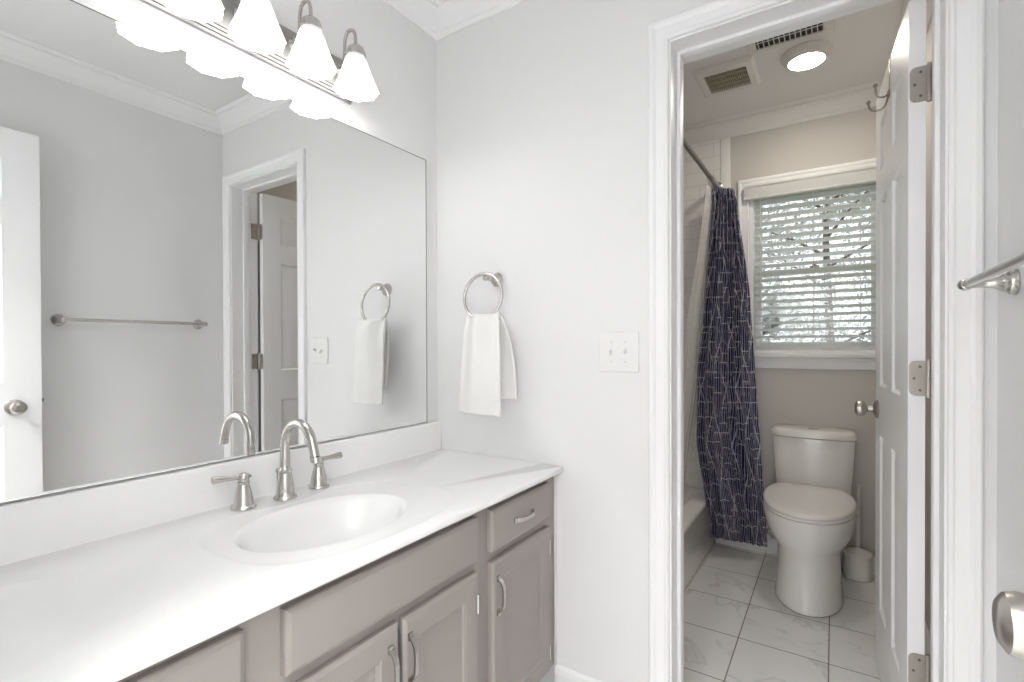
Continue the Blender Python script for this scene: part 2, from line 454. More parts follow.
# jambs with door stops
def jamb(name, x0, x1, z, y0, y1, ys):
    b = BM()
    box(b, x0 - .019, x0, y0, y1, 0, z + .019); box(b, x1, x1 + .019, y0, y1, 0, z + .019); box(b, x0, x1, y0, y1, z, z + .019)
    s0, s1 = ys
    box(b, x0, x0 + .011, s0, s1, 0, z, .002); box(b, x1 - .011, x1, s0, s1, 0, z, .002); box(b, x0 + .011, x1 - .011, s0, s1, z - .011, z, .002)
    return struct(name, b, M['trim'])
jamb('trim_8', .901, 1.511, 2.038, 0.001, T - .001, (.062, .100))
jamb('trim_9', EX0 + .005, EX1 - .005, 2.035, YR - .119, YR - .001, (YR - .085, YR - .04))

for z in (1.812, 1.065, .315):
    b = BM(); box(b, 1.5092, 1.5112, T - .034, T + .002, z - .0445, z + .0445, .0006)
    lf = obj('hinge_leaf', b, M['hinge'], bpy.data.objects['trim_8'])
    b = BM()
    for dy, dz in ((-.024, .030), (-.014, 0), (-.024, -.030)): lathe(b, [(.0034, 0), (.0034, .0006)], (1.5092, T + dy, z + dz), (-1, 0, 0), 12)
    obj('screw', b, M['screw'], lf)
# ---------------------------------------------------------------- doors
STEP = [(.004, .005), (.010, .009), (.016, .009), (.034, .0035), (.038, .003)]
def door_leaf(root, w, h, t, z0=.012):
    """leaf in local coords: u along +x from the hinge edge, thickness along y 0..t"""
    st, mu = .105 * w / .6 if w < .65 else .115, .10
    pw = (w - 2 * st - mu) / 2
    cols = [(st, st + pw), (w - st - pw, w - st)]
    rows = [(.235, .84), (1.01, 1.645), (1.745, 1.91)]
    pans = [(c[0], c[1], r[0], r[1]) for c in cols for r in rows]
    b = BM()
    panel_face(b, lambda u, z, d: (u, d, z), 0, w, z0, z0 + h, pans, STEP)
    panel_face(b, lambda u, z, d: (u, t - d, z), 0, w, z0, z0 + h, pans, STEP)
    for p, q in (((0, z0), (w, z0)), ((w, z0), (w, z0 + h)), ((w, z0 + h), (0, z0 + h)), ((0, z0 + h), (0, z0))):
        b.faces.new([b.verts.new(x) for x in ((p[0], 0, p[1]), (q[0], 0, q[1]), (q[0], t, q[1]), (p[0], t, p[1]))])
    return obj('door_leaf', b, M['door'], root, angle=20, weld=True)
def knob(root, x, z, t, name='door_knob'):
    b = BM()
    for s, y in ((-1, 0), (1, t)):
        lathe(b, [(.031, 0), (.032, .004), (.029, .009), (.018, .012), (.011, .016), (.010, .030), (.014, .034), (.022, .038), (.0265, .046), (.0275, .054), (.025, .062), (.018, .067), (.010, .0685), (.004, .069)], (x, y, z), (0, s, 0), 32)
    return obj(name, b, M['nickel_d'], root)
def hinge_geo(b, z, t, s=1):
    # leaf let into the hinge edge, knuckle barrel at pin; local coords (edge at x=0 facing -x)
    h = .089
    n0 = 10
    pts = []
    y0, y1 = .002, t + .004
    r = .014
    pts = [(y1, z - h / 2), (y1, z + h / 2), (y0 + r, z + h / 2)]
    for i in range(1, 6): a = i / 6 * PI / 2; pts.append((y0 + r - r * math.sin(a), z + h / 2 - r + r * math.cos(a)))
    pts += [(y0, z + h / 2 - r), (y0, z - h / 2 + r)]
    for i in range(1, 6): a = i / 6 * PI / 2; pts.append((y0 + r - r * math.cos(a), z - h / 2 + r - r * math.sin(a)))
    pts += [(y0 + r, z - h / 2)]
    rings(b, [[(-.0005, y, zz) for y, zz in pts], [(-.0025, y, zz) for y, zz in pts]])
    for i in range(5):
        lathe(b, [(.0062, 0), (.0062, .0166)], (-.004, t + .006, z - h / 2 + i * .0178), (0, 0, 1), 14)
    lathe(b, [(.0045, -.004), (.0045, h + .004)], (-.004, t + .006, z - h / 2), (0, 0, 1), 12)
def hinge_screws(b, z, t):
    for y, dz in ((.024, .030), (.012, 0), (.024, -.030)):
        lathe(b, [(.0034, 0), (.0034, .0006)], (-.0026, y, z + dz), (-1, 0, 0), 12)

# inner (toilet room) door, hinged right, opened into the toilet room. local +y side is the hinge-pin side
d1 = thing('door_1', 'white six-panel door of the toilet room, open on its right-hand hinges', kind='structure')
door_leaf(d1, .602, 2.018, .035)
knob(d1, .602 - .062, .925, .035)
for z in (1.812, 1.065, .315):
    b = BM(); hinge_geo(b, z, .035); h = obj('hinge', b, M['hinge'], d1)
    b = BM(); hinge_screws(b, z, .035); obj('screw', b, M['screw'], h)
b = BM(); box(b, .6018, .603, .006, .029, .895, .955, .0004); obj('latch_plate', b, M['nickel_d'], d1)
# leaf edge x=0 at the pin. Local x runs into the leaf. Closed: leaf along -X. Pin at local (-.004,.041).
def place_door(root, pin, ang):
    root.rotation_euler = (0, 0, ang)
    p = Matrix.Rotation(ang, 3, 'Z') @ Vector((-.004, .041, 0))
    root.location = (pin[0] - p.x, pin[1] - p.y, 0)
# open direction of +x local = (cos86.. ) : heading from pin to latch
# closed state with local +x -> world -X would need mirrored thickness; heading angle measured from +X
place_door(d1, (1.5085, T + .006), math.radians(93.1))
# check: with heading 93.6deg local +y points to world -X, so mirror the leaf (pin side must face +X)
for ch in d1.children_recursive:
    me = ch.data
    for v in me.vertices: v.co.y = .035 - v.co.y
    me.flip_normals()
p = Matrix.Rotation(math.radians(93.1), 3, 'Z') @ Vector((-.004, -.006, 0))
d1.location = (1.5015 - p.x, T + .006 - p.y, 0)

# entry door, swung flat along the right wall
d2 = thing('door_2', 'white six-panel entry door swung back along the right wall', kind='structure')
door_leaf(d2, .706, 2.018, .035)
knob(d2, .706 - .084, .910, .035)
for z in (1.80, 1.07, .33):
    b = BM(); hinge_geo(b, z, .035); h = obj('hinge', b, M['hinge'], d2)
    b = BM(); hinge_screws(b, z, .035); obj('screw', b, M['screw'], h)
b = BM(); box(b, .7058, .7070, .006, .029, .90, .96, .0004); lathe(b, [(.008, 0), (.008, .008), (.004, .010)], (.706, .0175, .93), (1, 0, 0), 12); obj('latch_plate', b, M['screw'], d2)
d2.rotation_euler = (0, 0, PI / 2)          # +x local -> +Y ; +y local -> -X
d2.location = (1.523, -1.506, 0)

# ---------------------------------------------------------------- window
win = thing('window_1', 'white double-hung sash window over the toilet', kind='structure'); at()
b = BM()
yo, yi = YB + .125, YB + .001
box(b, WX0, WX0 + .018, yi, yo, WZ0, WZ1); box(b, WX1 - .018, WX1, yi, yo, WZ0, WZ1)
box(b, WX0, WX1, yi, yo, WZ1 - .018, WZ1); box(b, WX0, WX1, yi, yo, WZ0, WZ0 + .015)
obj('window_frame', b, M['trim'], win)
zm = 1.555
for (name, z0, z1, y0, lab) in (('lower_sash', WZ0 + .016, zm + .015, YB + .062, None), ('upper_sash', zm - .015, WZ1 - .019, YB + .092, None)):
    b = BM(); x0, x1, y1 = WX0 + .019, WX1 - .019, y0 + .028
    st = .036
    box(b, x0, x0 + st, y0, y1, z0, z1, .002); box(b, x1 - st, x1, y0, y1, z0, z1, .002)
    box(b, x0 + st, x1 - st, y0, y1, z0, z0 + (.045 if 'lower' in name else .03), .002); box(b, x0 + st, x1 - st, y0, y1, z1 - .03, z1, .002)
    s = obj(name, b, M['trim'], win)
    b = BM(); box(b, x0 + st - .004, x1 - st + .004, y0 + .012, y0 + .015, z0 + .02, z1 - .02); obj('glass_pane', b, M['glass'], s)
b = BM(); box(b, 1.19, 1.235, YB + .046, YB + .0625, zm + .012, zm + .022, .002); lathe(b, [(.010, 0), (.010, .008)], (1.212, YB + .054, zm + .022), (0, 0, 1), 16)
obj('sash_lock', b, M['hinge'], win)
b = BM(); box(b, WX0 - .075, WX1 + .075, YB - .030, YB + .06, WZ0 - .024, WZ0 + .0, .004); obj('window_sill', b, M['trim'], win)
b = BM(); sweep(b, [(WX0 - .057, YB, WZ0 - .026), (WX1 + .057, YB, WZ0 - .026)], (0, -1, 0), [(0, 0), (0, .018), (.010, .018), (.016, .014), (.045, .010), (.053, .010), (.057, .006), (.057, 0)], 1)
obj('sill_apron', b, M['trim'], win, angle=20)

# ================================================================== MIRROR, VANITY
at()
mr = thing('wall_mirror', 'large frameless wall mirror above the white vanity counter', 'mirror', (0, -.775, .862)); at(0, -.775, .862)
b = BM(); box(b, .0045, .0055, -1.49, -.0695, .8632, 1.8525); obj('mirror_glass', b, M['mirror'], mr)
b = BM()
for (y0, y1, z0, z1) in ((-1.492, -1.4905, .862, 1.854), (-.069, -.067, .862, 1.854), (-1.4905, -.069, .8622, .8632), (-1.4905, -.069, 1.853, 1.8545)):
    box(b, .0005, .0062, y0, y1, z0, z1)
box(b, .0005, .0044, -1.49, -.07, .865, 1.852)
obj('mirror_edge', b, M['mirror_edge'], mr)

# vanity cabinet
XF = .518; XD = .538
VY0 = -1.515
cb = thing('vanity_cabinet', 'taupe painted bathroom vanity cabinet under the white counter', 'cabinet', (.26, -.75, 0))
b = BM()
fn = lambda u, z, t: (t, u, z)
openings = [(-.99, -.47, .63, .70), (-.98, -.47, .13, .55), (-.385, -.085, .63, .70), (-.385, -.085, .13, .55), (-1.40, -1.075, .13, .70)]
grid_wall(b, fn, [VY0, -.003], [.09, .7305], openings, XF - .019, XF)        # face frame
box(b, .004, XF - .019, -.019, -.003, .09, .7305); box(b, .004, XF - .019, VY0, VY0 + .016, .09, .7305)
box(b, .004, .014, VY0 + .016, -.019, .09, .7305); box(b, .014, XF - .019, VY0 + .016, -.019, .09, .105)
obj('cabinet_body', b, M['cabinet'], cb)
b = BM(); box(b, XF - .085, XF - .069, VY0, -.003, 0, .0895); obj('toe_kick', b, M['toe'], cb)
b = BM(); box(b, XF - .0005, XF + .006, -.0125, -.0005, .084, .7300, .002); obj('filler_strip', b, M['caulk'], cb)

def front_panel(y0, y1, z0, z1, name, kind):
    """overlay front; kind 'slab' or 'panel'"""
    b = BM(); e = .0075; x0 = XF + .0005
    if kind == 'slab':
        rs = []
        for s, x in ((0, x0), (0, XD - .007), (.002, XD - .004), (.008, XD - .0005), (.010, XD)):
            rs.append([(x, y0 + s, z0 + s), (x, y1 - s, z0 + s), (x, y1 - s, z1 - s), (x, y0 + s, z1 - s)])
        rings(b, rs)
    else:
        rs = []
        for s, x in ((0, x0), (0, XD - .007), (.002, XD - .004), (.007, XD - .0005), (.009, XD)):
            rs.append([(x, y0 + s, z0 + s), (x, y1 - s, z0 + s), (x, y1 - s, z1 - s), (x, y0 + s, z1 - s)])
        rings(b, rs, True, False)
        s = .009; fr = .052
        panel_face(b, lambda u, z, d: (XD - d, u, z), y0 + s, y1 - s, z0 + s, z1 - s, [(y0 + fr, y1 - fr, z0 + fr, z1 - fr)], [(.003, .002), (.006, .0025), (.010, .0075), (.016, .008)])
    return obj(name, b, M['cabinet'], cb, angle=18)
def pull(parent, y, z, L, vertical=True):
    b = BM(); n = 16; sec = []
    for i in range(n + 1):
        t = -1 + 2 * i / n
        o = .015 * (1 - abs(t) ** 4) + .005
        sec.append((t * L / 2, o))
    wdt = .0065; th = .0032
    rs = []
    for k, (a, o) in enumerate(sec):
        w = wdt * (1.0 - .25 * (1 - abs(a) / (L / 2)))
        r = []
        for (p, q) in ((-w, -th), (w, -th), (w, th), (-w, th)):
            if vertical: r.append((XD + o + q * .7, y + p, z + a))
            else: r.append((XD + o + q * .7, y + a, z + p))
        rs.append(r)
    rings(b, rs)
    for s in (-1, 1):
        if vertical: box(b, XD - .0005, XD + .006, y - wdt, y + wdt, z + s * (L / 2) - .0085, z + s * (L / 2) + .0085, .0015)
        else: box(b, XD - .0005, XD + .006, y + s * (L / 2) - .0085, y + s * (L / 2) + .0085, z - wdt, z + wdt, .0015)
    return obj('handle', b, M['nickel'], parent)
front_panel(-.991, -.456, .598, .712, 'false_drawer_front', 'slab')
def cab_hinge(parent, y, z):
    b = BM(); box(b, XF + .0003, XF + .010, y - .0022, y + .0022, z - .022, z + .022, .001)
    lathe(b, [(.0028, -.024), (.0028, .024)], (XF + .012, y, z), (0, 0, 1), 10)
    return obj('hinge', b, M['chrome'], parent)
dr = front_panel(-.395, -.069, .598, .712, 'drawer', 'slab'); pull(dr, -.236, .654, .092, False)
d = front_panel(-.393, -.069, .105, .570, 'door', 'panel'); pull(d, -.371, .476, .092)
cab_hinge(d, -.064, .16); cab_hinge(d, -.064, .50)
d = front_panel(-.721, -.456, .105, .572, 'door', 'panel'); pull(d, -.706, .482, .096); cab_hinge(d, -.451, .485); cab_hinge(d, -.451, .19)
d = front_panel(-.991, -.734, .105, .572, 'door', 'panel'); pull(d, -.763, .482, .096); cab_hinge(d, -.997, .485); cab_hinge(d, -.997, .19)
for (z0, z1) in ((.598, .712), (.355, .570), (.105, .328)):
    dr = front_panel(-1.412, -1.060, z0, z1, 'drawer', 'slab'); pull(dr, -1.236, (z0 + z1) / 2, .100, False)

# countertop with integral basin
CT = .7512; CX1 = .549
ct = thing('vanity_countertop', 'glossy white countertop with backsplash and oval sink on the taupe vanity', 'countertop', (.27, -.76, CT - .02))
ctop_c = (.308, -.735)
def ell(a, bb, n, z, p=2.0, cx=ctop_c[0], cy=ctop_c[1], shear=0.0):
    out = []
    for t in n:
        c, s = math.cos(t), math.sin(t)
        k = (abs(c) ** p + abs(s) ** p) ** (-1 / p)
        out.append((cx + bb * k * c, cy + a * k * s, z))
    return out
x0, x1, y0, y1 = .0015, CX1, VY0 - .005, -.0015
angs = [2 * PI * i / 120 for i in range(120)]
for cxx, cyy in ((x0, y0), (x0, y1), (x1, y0), (x1, y1)):
    a = math.atan2(cyy - ctop_c[1], cxx - ctop_c[0]) % (2 * PI); angs.append(a)
angs = sorted(set(angs))
def rect_ring(ins, z):
    out = []
    for t in angs:
        c, s = math.cos(t), math.sin(t); k = 1e9
        if c > 1e-9: k = min(k, (x1 - ins - ctop_c[0]) / c)
        if c < -1e-9: k = min(k, (x0 + ins - ctop_c[0]) / c)
        if s > 1e-9: k = min(k, (y1 - ctop_c[1]) / s)
        if s < -1e-9: k = min(k, (y0 - ctop_c[1]) / s)
        out.append((ctop_c[0] + k * c, ctop_c[1] + k * s, z))
    return out
b = BM()
rs = [rect_ring(0.004, CT - .020), rect_ring(0, CT - .016), rect_ring(0, CT - .004), rect_ring(.0012, CT - .0012), rect_ring(.004, CT)]
def deck(a, bb, z, mv=0.0):
    o = []
    for x, y, zz in ell(a, bb, angs, z, p=2.7, cx=.305, cy=-.702):
        q = abs(y + .700) / .175
        lim = .092 + (.040 * (1 - q * q) ** 2 if q < 1 else 0) + mv
        o.append((max(x, lim), y, zz))
    return o
rs += [deck(.292, .216, CT), deck(.289, .214, CT + .0003, .002), deck(.284, .210, CT - .0002, .006), deck(.276, .204, CT - .0010, .013), deck(.262, .195, CT - .0013, .022), ell(.232, .176, angs, CT - .0016, p=2.2, cy=-.722), ell(.208, .153, angs, CT - .0022)]
rings(b, rs, False, False)
obj('counter_slab', b, M['counter'], ct, angle=60)
b = BM()
rs = [ell(.208, .153, angs, CT - .0022), ell(.204, .1495, angs, CT - .0034), ell(.199, .145, angs, CT - .0066), ell(.193, .140, angs, CT - .013), ell(.184, .134, angs, CT - .030), ell(.168, .128, angs, CT - .060), ell(.150, .112, angs, CT - .092), ell(.105, .080, angs, CT - .116), ell(.055, .045, angs, CT - .127), ell(.022, .022, angs, CT - .130)]
rings(b, rs, False, True)
bs = obj('sink_basin', b, M['counter'], ct, angle=60)
b = BM(); lathe(b, [(.021, 0), (.0215, .002), (.017, .003), (.015, .001), (.013, .0045), (.004, .006)], (ctop_c[0], ctop_c[1], CT - .130), (0, 0, 1), 24); obj('drain', b, M['nickel'], bs)
b = BM()
prof = [(0, 0), (.019, 0), (.0165, .006), (.016, .100), (.0145, .1065), (.011, .1081), (0, .1081)]
rings(b, [[(.0015 + a, y, CT - .001 + z) for a, z in prof] for y in (VY0 - .005, -.0015)])
obj('backsplash', b, M['counter'], ct, angle=30)

# faucet (widespread, brushed nickel)
fc = thing('faucet', 'brushed nickel high-arc faucet with two lever handles behind the sink', 'faucet', (0.087, -.704, CT))
FB = [(.0285, 0), (.0290, .003), (.0275, .007), (.0240, .009), (.0225, .012)]
def faucet_base(b, x, y, h, rtop, prof2):
    lathe(b, FB + prof2, (x, y, CT), (0, 0, 1), 32)
b = BM()
faucet_base(b, 0.087, -.704, 0, 0, [(.0220, .022), (.0200, .040), (.0175, .058), (.0160, .068), (.0175, .072), (.0175, .075), (.0150, .078), (.0130, .084)])
pts = [(0.087, -.704, CT + .080), (0.087, -.704, CT + .11), (0.087, -.704, CT + .140)]
r_ = .063
arc = [(.087 + r_ - r_ * math.cos(a), -.704 - .004 * (1 - math.cos(a)) / 2, CT + .140 + r_ * math.sin(a)) for a in [PI * 1.0 * i / 16 * .93 for i in range(1, 17)]]
last = Vector(arc[-1]); dirn = (Vector(arc[-1]) - Vector(arc[-2])).normalized()
pts = pts + arc + [tuple(last + dirn * .029)]
tube(b, pts, [.0125] * 3 + [.0122] * 8 + [.0115] * 8 + [.0115], 20)
sp_ = obj('spout', b, M['nickel'], fc)
b = BM(); tip = last + dirn * .029
lathe(b, [(.0115, 0), (.0135, .001), (.0135, .014), (.0120, .016), (.0095, .016), (.0095, .012)], tip - dirn * .002, dirn, 24); obj('aerator', b, M['nickel'], sp_)
b = BM(); lathe(b, [(.0035, 0), (.0035, .042), (.0060, .046), (.0062, .052), (.004, .055)], (.055, -.704, CT + .02), (0, 0, 1), 14); obj('lift_rod', b, M['nickel'], sp_)
def handle(y, ang, nm='handle'):
    b = BM(); x = .072
    faucet_base(b, x, y, 0, 0, [(.0215, .022), (.0185, .038), (.0150, .052), (.0128, .060), (.0140, .063), (.0140, .066), (.0120, .068), (.0110, .074)])
    h = obj(nm, b, M['nickel'], fc)
    b = BM(); d_ = Vector((math.cos(ang), math.sin(ang), .04)).normalized(); o = Vector((x, y, CT + .078))
    lathe(b, [(.004, -.0125), (.0125, -.008), (.0140, -.001), (.0120, .006), (.006, .0095)], o, (0, 0, 1), 24)
    P = [o - d_ * .018, o - d_ * .012, o, o + d_ * .013, o + d_ * .026, o + d_ * .038, o + d_ * .050, o + d_ * .062, o + d_ * .068, o + d_ * .070]
    tube(b, P, [.002, .007, .0085, .0065, .0060, .0068, .0080, .0092, .0090, .0060], 18)
    obj('lever', b, M['nickel'], h)
handle(-.806, math.radians(-104))
handle(-.591, math.radians(80))

# ---------------------------------------------------------------- vanity light
vl = thing('vanity_light', 'brushed nickel four-lamp wall light above the mirror', 'wall light', (0, -.710, 1.985))
b = BM()
prof = [(0, 1.925), (.010, 1.925), (.012, 1.931), (.018, 1.931), (.020, 1.937), (.026, 1.937), (.028, 1.943), (.033, 1.943), (.035, 1.951), (.035, 2.021), (.033, 2.029), (.028, 2.029), (.026, 2.035), (.020, 2.035), (.018, 2.041), (.012, 2.041), (.010, 2.047), (0, 2.047)]
prof = [(max(a, .0005), z) for a, z in prof]
rings(b, [[(a * .55 if e in (0, 3) else a, y + 0, 1.986 + (z - 1.986)) for a, z in prof] for e, y in enumerate((-1.005, -.995, -.425, -.415))])
obj('backplate', b, M['plate'], vl, angle=15)
LAMPS = (-.483, -.634, -.785, -.936)
for y in LAMPS:
    b = BM()
    lathe(b, [(.020, 0), (.019, .004), (.011, .007), (.008, .012)], (.034, y, 1.992), (1, 0, 0), 20)
    P = [(.036, y, 1.992), (.050, y, 1.993)] + bez((.056, y, 1.998), (.064, y, 2.03), (.052, y, 2.095), (.080, y, 2.097), 10)[1:] + bez((.080, y, 2.097), (.104, y, 2.097), (.110, y, 2.08), (.110, y, 2.040), 8)[1:]
    tube(b, P, .0052, 12)
    arm = obj('arm', b, M['nickel'], vl)
    b = BM(); lathe(b, [(.008, .030), (.015, .028), (.023, .021), (.0265, .013), (.0265, .006), (.0290, .005), (.0290, -.001), (.0265, -.002), (.0265, -.005), (.0280, -.006), (.0280, -.010), (.026, -.012)], (.110, y, 2.013), (0, 0, 1), 28)
    tube(b, [(.110, y + .026, 2.006), (.110, y + .036, 2.006)], .003, 8)
    obj('shade_holder', b, M['nickel'], arm)
    b = BM()
    fl = lambda r, h, a: (.0016 * math.cos(16 * a) + .0022 * math.cos(8 * a)) * max(0.0, min(1.0, (r - .030) / .03))
    outer = [(.0235, .106), (.0265, .102), (.0310, .093), (.0355, .079), (.0400, .063), (.0455, .046), (.0515, .029), (.0580, .012), (.0630, .000)]
    R1 = lathe(b, outer, (.110, y, 1.908), (0, 0, 1), 84, False, False, fl)
    o = obj('glass_shade', b, M['shade'], arm, angle=60)
    sm = o.modifiers.new('thickness', 'SOLIDIFY'); sm.thickness = .003; sm.offset = -1
    ld = bpy.data.lights.new('bulb', 'POINT'); ld.energy = P_BULB; ld.color = (1, .995, .985); ld.shadow_soft_size = .022
    lo = bpy.data.objects.new('bulb_light', ld); COL.objects.link(lo); lo.parent = vl; lo.location = Vector((.110, y, 1.918)) - ORG

# ================================================================== THINGS ON THE MIDDLE WALL
tr = thing('towel_ring', 'brushed nickel towel ring on the wall beside the mirror', 'towel ring', (.285, 0, 1.395))
b = BM(); lathe(b, [(.0250, .0005), (.0265, .004), (.0225, .009), (.0215, .013), (.0175, .017), (.0165, .021), (.0120, .026), (.0090, .036), (.0075, .050), (.0085, .053), (.0105, .058), (.0095, .064), (.005, .067)], (.287, 0, 1.388), (-.22, -1, .03), 30)
obj('wall_post', b, M['nickel'], tr)
b = BM(); cx_, cy_, cz_ = .276, -.070, 1.323; RR = .0800; ct_, st__ = 1.0, 0.0
P = [(cx_ + RR * math.cos(a) * ct_, cy_ + RR * math.cos(a) * st__ - .008 * (1 - math.sin(a)), cz_ + RR * math.sin(a)) for a in [2 * PI * i / 64 for i in range(65)]]
tube(b, P, .0060, 14, False)
obj('ring', b, M['nickel'], tr)

# towel
tw = thing('hand_towel', 'white hand towel hanging folded through the towel ring', 'towel', (.265, -.08, .93))
b = BM(); uvl = b.loops.layers.uv.new('UVMap')
nu, nv = 40, 64
zt = 1.258
def towel_pt(s, v):
    # s 0..1 across, v 0..1 : front hem -> over the ring -> back hem
    Lf, Lb = .338, .292
    L = v * (Lf + Lb)
    if L < Lf:                       # front sheet
        d = (Lf - L) / Lf            # 1 at hem, 0 at the ring
        z = zt - (Lf - L); front = 1
    else:
        d = (L - Lf) / Lb; z = zt - (L - Lf); front = 0
    k = min(1, d * 5)
    pinch = 1 - .10 * math.exp(-d * 7)
    if front:
        xl, xr = .195 - .006 * d, .352 + .010 * d
    else:
        xl, xr = .200 + .03 * d, .346 + (.036 * math.sin(min(1, d * 1.3) * PI / 2))
    x = xl + (xr - xl) * (.5 + (s - .5) * pinch)
    fold = .012 * math.sin(s * PI * 3 + .6) * math.exp(-d * 2.2) + .006 * math.sin(s * PI * 2 + 1 + d * 1.5)
    if front: y = -.082 - .012 * k - .012 * d + fold - .006 * math.sin(s * PI)
    else: y = -.070 + .012 * k + .012 * d + fold * .6 + .014 * math.sin(s * PI) * math.sin(d * PI) + (.010 * s * d)
    # round over the ring
    if d < .05:
        q = d / .05; z = zt - .004 - .010 * (q ** 2) if d > 0 else zt - .004
        z -= .0
        y = -.077 + (y + .077) * math.sqrt(max(0, q))
        z = zt - .338 * .05 * (1 - math.sqrt(max(0, 1 - q * q)))
    sag = .010 * (s - .5) * front * d
    # ring is round: the cloth follows its lower arc
    z += .0075 * ((s - .5) * 2) ** 2 * math.exp(-d * 6)
    return Vector((x + .010, y - .010, z - .006 * s * d * (1 if front else -.5)))
V = [[b.verts.new(towel_pt(i / nu, j / nv)) for i in range(nu + 1)] for j in range(nv + 1)]
for j in range(nv):
    for i in range(nu):
        f = b.faces.new((V[j][i], V[j][i + 1], V[j + 1][i + 1], V[j + 1][i]))
        for lp, (a, c) in zip(f.loops, ((i, j), (i + 1, j), (i + 1, j + 1), (i, j + 1))):
            vv = c / nv * .63; lp[uvl].uv = (a / nu * .15, min(vv, .63 - vv))
o = obj('cloth', b, M['towel'], tw, angle=180)
sm = o.modifiers.new('thickness', 'SOLIDIFY'); sm.thickness = .009; sm.offset = 0
ss = o.modifiers.new('soft', 'SUBSURF'); ss.levels = 1; ss.render_levels = 1

sw = thing('light_switch', 'white double toggle light switch left of the doorway', 'light switch', (.738, 0, 1.131))
b = BM(); box(b, .677, .806, -.0065, -.0003, 1.069, 1.193, .003, 3); pl = obj('cover_plate', b, M['plastic'], sw)
for x in (.718, .764):
    b = BM(); box(b, x - .005, x + .005, -.0072, -.0055, 1.119, 1.143, .0006)
    s = 1 if x < .74 else -1
    rs = [[(x + p * w, -.006 - dd, 1.131 + z + q * h) for p, q in ((-1, -1), (1, -1), (1, 1), (-1, 1))] for dd, z, w, h in ((0, 0, .0042, .006), (.008, s * -.004, .0038, .0045), (.015, s * -.008, .0034, .0038))]
    rings(b, rs); obj('toggle', b, M['plastic'], sw)
    for z in (1.101, 1.161):
        b = BM(); lathe(b, [(.0034, 0), (.0034, .0008), (.0018, .0014)], (x, -.0064, z), (0, -1, 0), 12); obj('screw', b, M['plastic_w'], sw)

# ================================================================== TOWEL BAR ON THE RIGHT WALL
tb = thing('towel_bar', 'brushed nickel towel bar on the right wall', 'towel bar', (XW, -.414, 1.272))
for y in (-.717, -.138):
    b = BM(); lathe(b, [(.0250, .0005), (.0265, .004), (.0230, .009), (.0225, .013), (.0180, .017), (.0175, .021), (.0130, .027), (.0095, .037), (.0078, .050), (.0080, .067)], (XW, y, 1.272), (-1, 0, 0), 30)
    lathe(b, [(.004, -.0155), (.0095, -.013), (.0120, -.006), (.0122, .004), (.0105, .010), (.006, .0135)], (XW - .075, y, 1.272), (0, 1 if y > -.4 else -1, 0), 24)
    obj('wall_post', b, M['nickel'], tb)
b = BM(); tube(b, [(XW - .075, -.717, 1.272), (XW - .075, -.138, 1.272)], .0076, 20); obj('bar', b, M['nickel'], tb)

# ================================================================== TOILET ROOM
# bathtub
TX0, TX1, TY0, TY1, TZ = XL2 + .002, .7235, T + .002, YB - .002, .305
tu = thing('bathtub', 'white alcove bathtub behind the navy shower curtain', 'bathtub', (.34, .88, 0))
b = BM()
def rr(x0, x1, y0, y1, r, z, n=8):
    o = []
    for (cx, cy, a0) in ((x1 - r, y0 + r, -PI / 2), (x1 - r, y1 - r, 0), (x0 + r, y1 - r, PI / 2), (x0 + r, y0 + r, PI)):
        for i in range(n + 1):
            a = a0 + PI / 2 * i / n; o.append((cx + r * math.cos(a), cy + r * math.sin(a), z))
    return o
rs = [rr(TX0, TX1 - .006, TY0, TY1, .002, 0), rr(TX0, TX1 - .006, TY0, TY1, .002, TZ - .035), rr(TX0, TX1, TY0, TY1, .004, TZ - .030), rr(TX0, TX1, TY0, TY1, .006, TZ - .010), rr(TX0 + .002, TX1 - .004, TY0 + .002, TY1 - .002, .01, TZ - .002), rr(TX0 + .01, TX1 - .012, TY0 + .01, TY1 - .01, .012, TZ),
      rr(TX0 + .05, TX1 - .085, TY0 + .07, TY1 - .085, .14, TZ), rr(TX0 + .062, TX1 - .097, TY0 + .082, TY1 - .097, .14, TZ - .008), rr(TX0 + .075, TX1 - .115, TY0 + .10, TY1 - .13, .14, TZ - .10), rr(TX0 + .11, TX1 - .15, TY0 + .16, TY1 - .24, .12, TZ - .235), rr(TX0 + .17, TX1 - .2, TY0 + .25, TY1 - .33, .08, TZ - .255)]
rings(b, rs)
obj('tub_shell', b, M['tub'], tu, angle=50)
b = BM(); box(b, TX1 - .004, TX1 + .004, TY0, TY1 - .014, 0.0005, .006, .002); obj('caulk_bead', b, M['caulk'], tu)

# shower rod, curtain, liner
b = BM(); rod_y0, rod_y1 = T + .009, YB - .012
sr = thing('shower_rod', 'brushed steel shower curtain rod over the bathtub', 'curtain rod', (.735, .88, 2.063))
b.free(); b = BM()
tube(b, [(.735, rod_y0, 2.063), (.735, rod_y1, 2.063)], .0125, 18); obj('rod', b, mat('grey_steel_rod', (.30, .28, .26), .35, 1.0), sr)
for y, s in ((rod_y0, 1), (rod_y1, -1)):
    b = BM(); lathe(b, [(.030, 0), (.030, .004), (.020, .010), (.015, .022)], (.735, y, 2.063), (0, s, 0), 24); obj('flange', b, M['nickel'], sr)

def lerp_tab(tab, z):
    for (z1, *a), (z2, *b_) in zip(tab[:-1], tab[1:]):
        if z1 >= z >= z2:
            t = (z1 - z) / (z1 - z2); t = t * t * (3 - 2 * t) * .35 + t * .65
            return [p + (q - p) * t for p, q in zip(a, b_)]
    return list(tab[-1][1:] if z < tab[-1][0] else tab[0][1:])
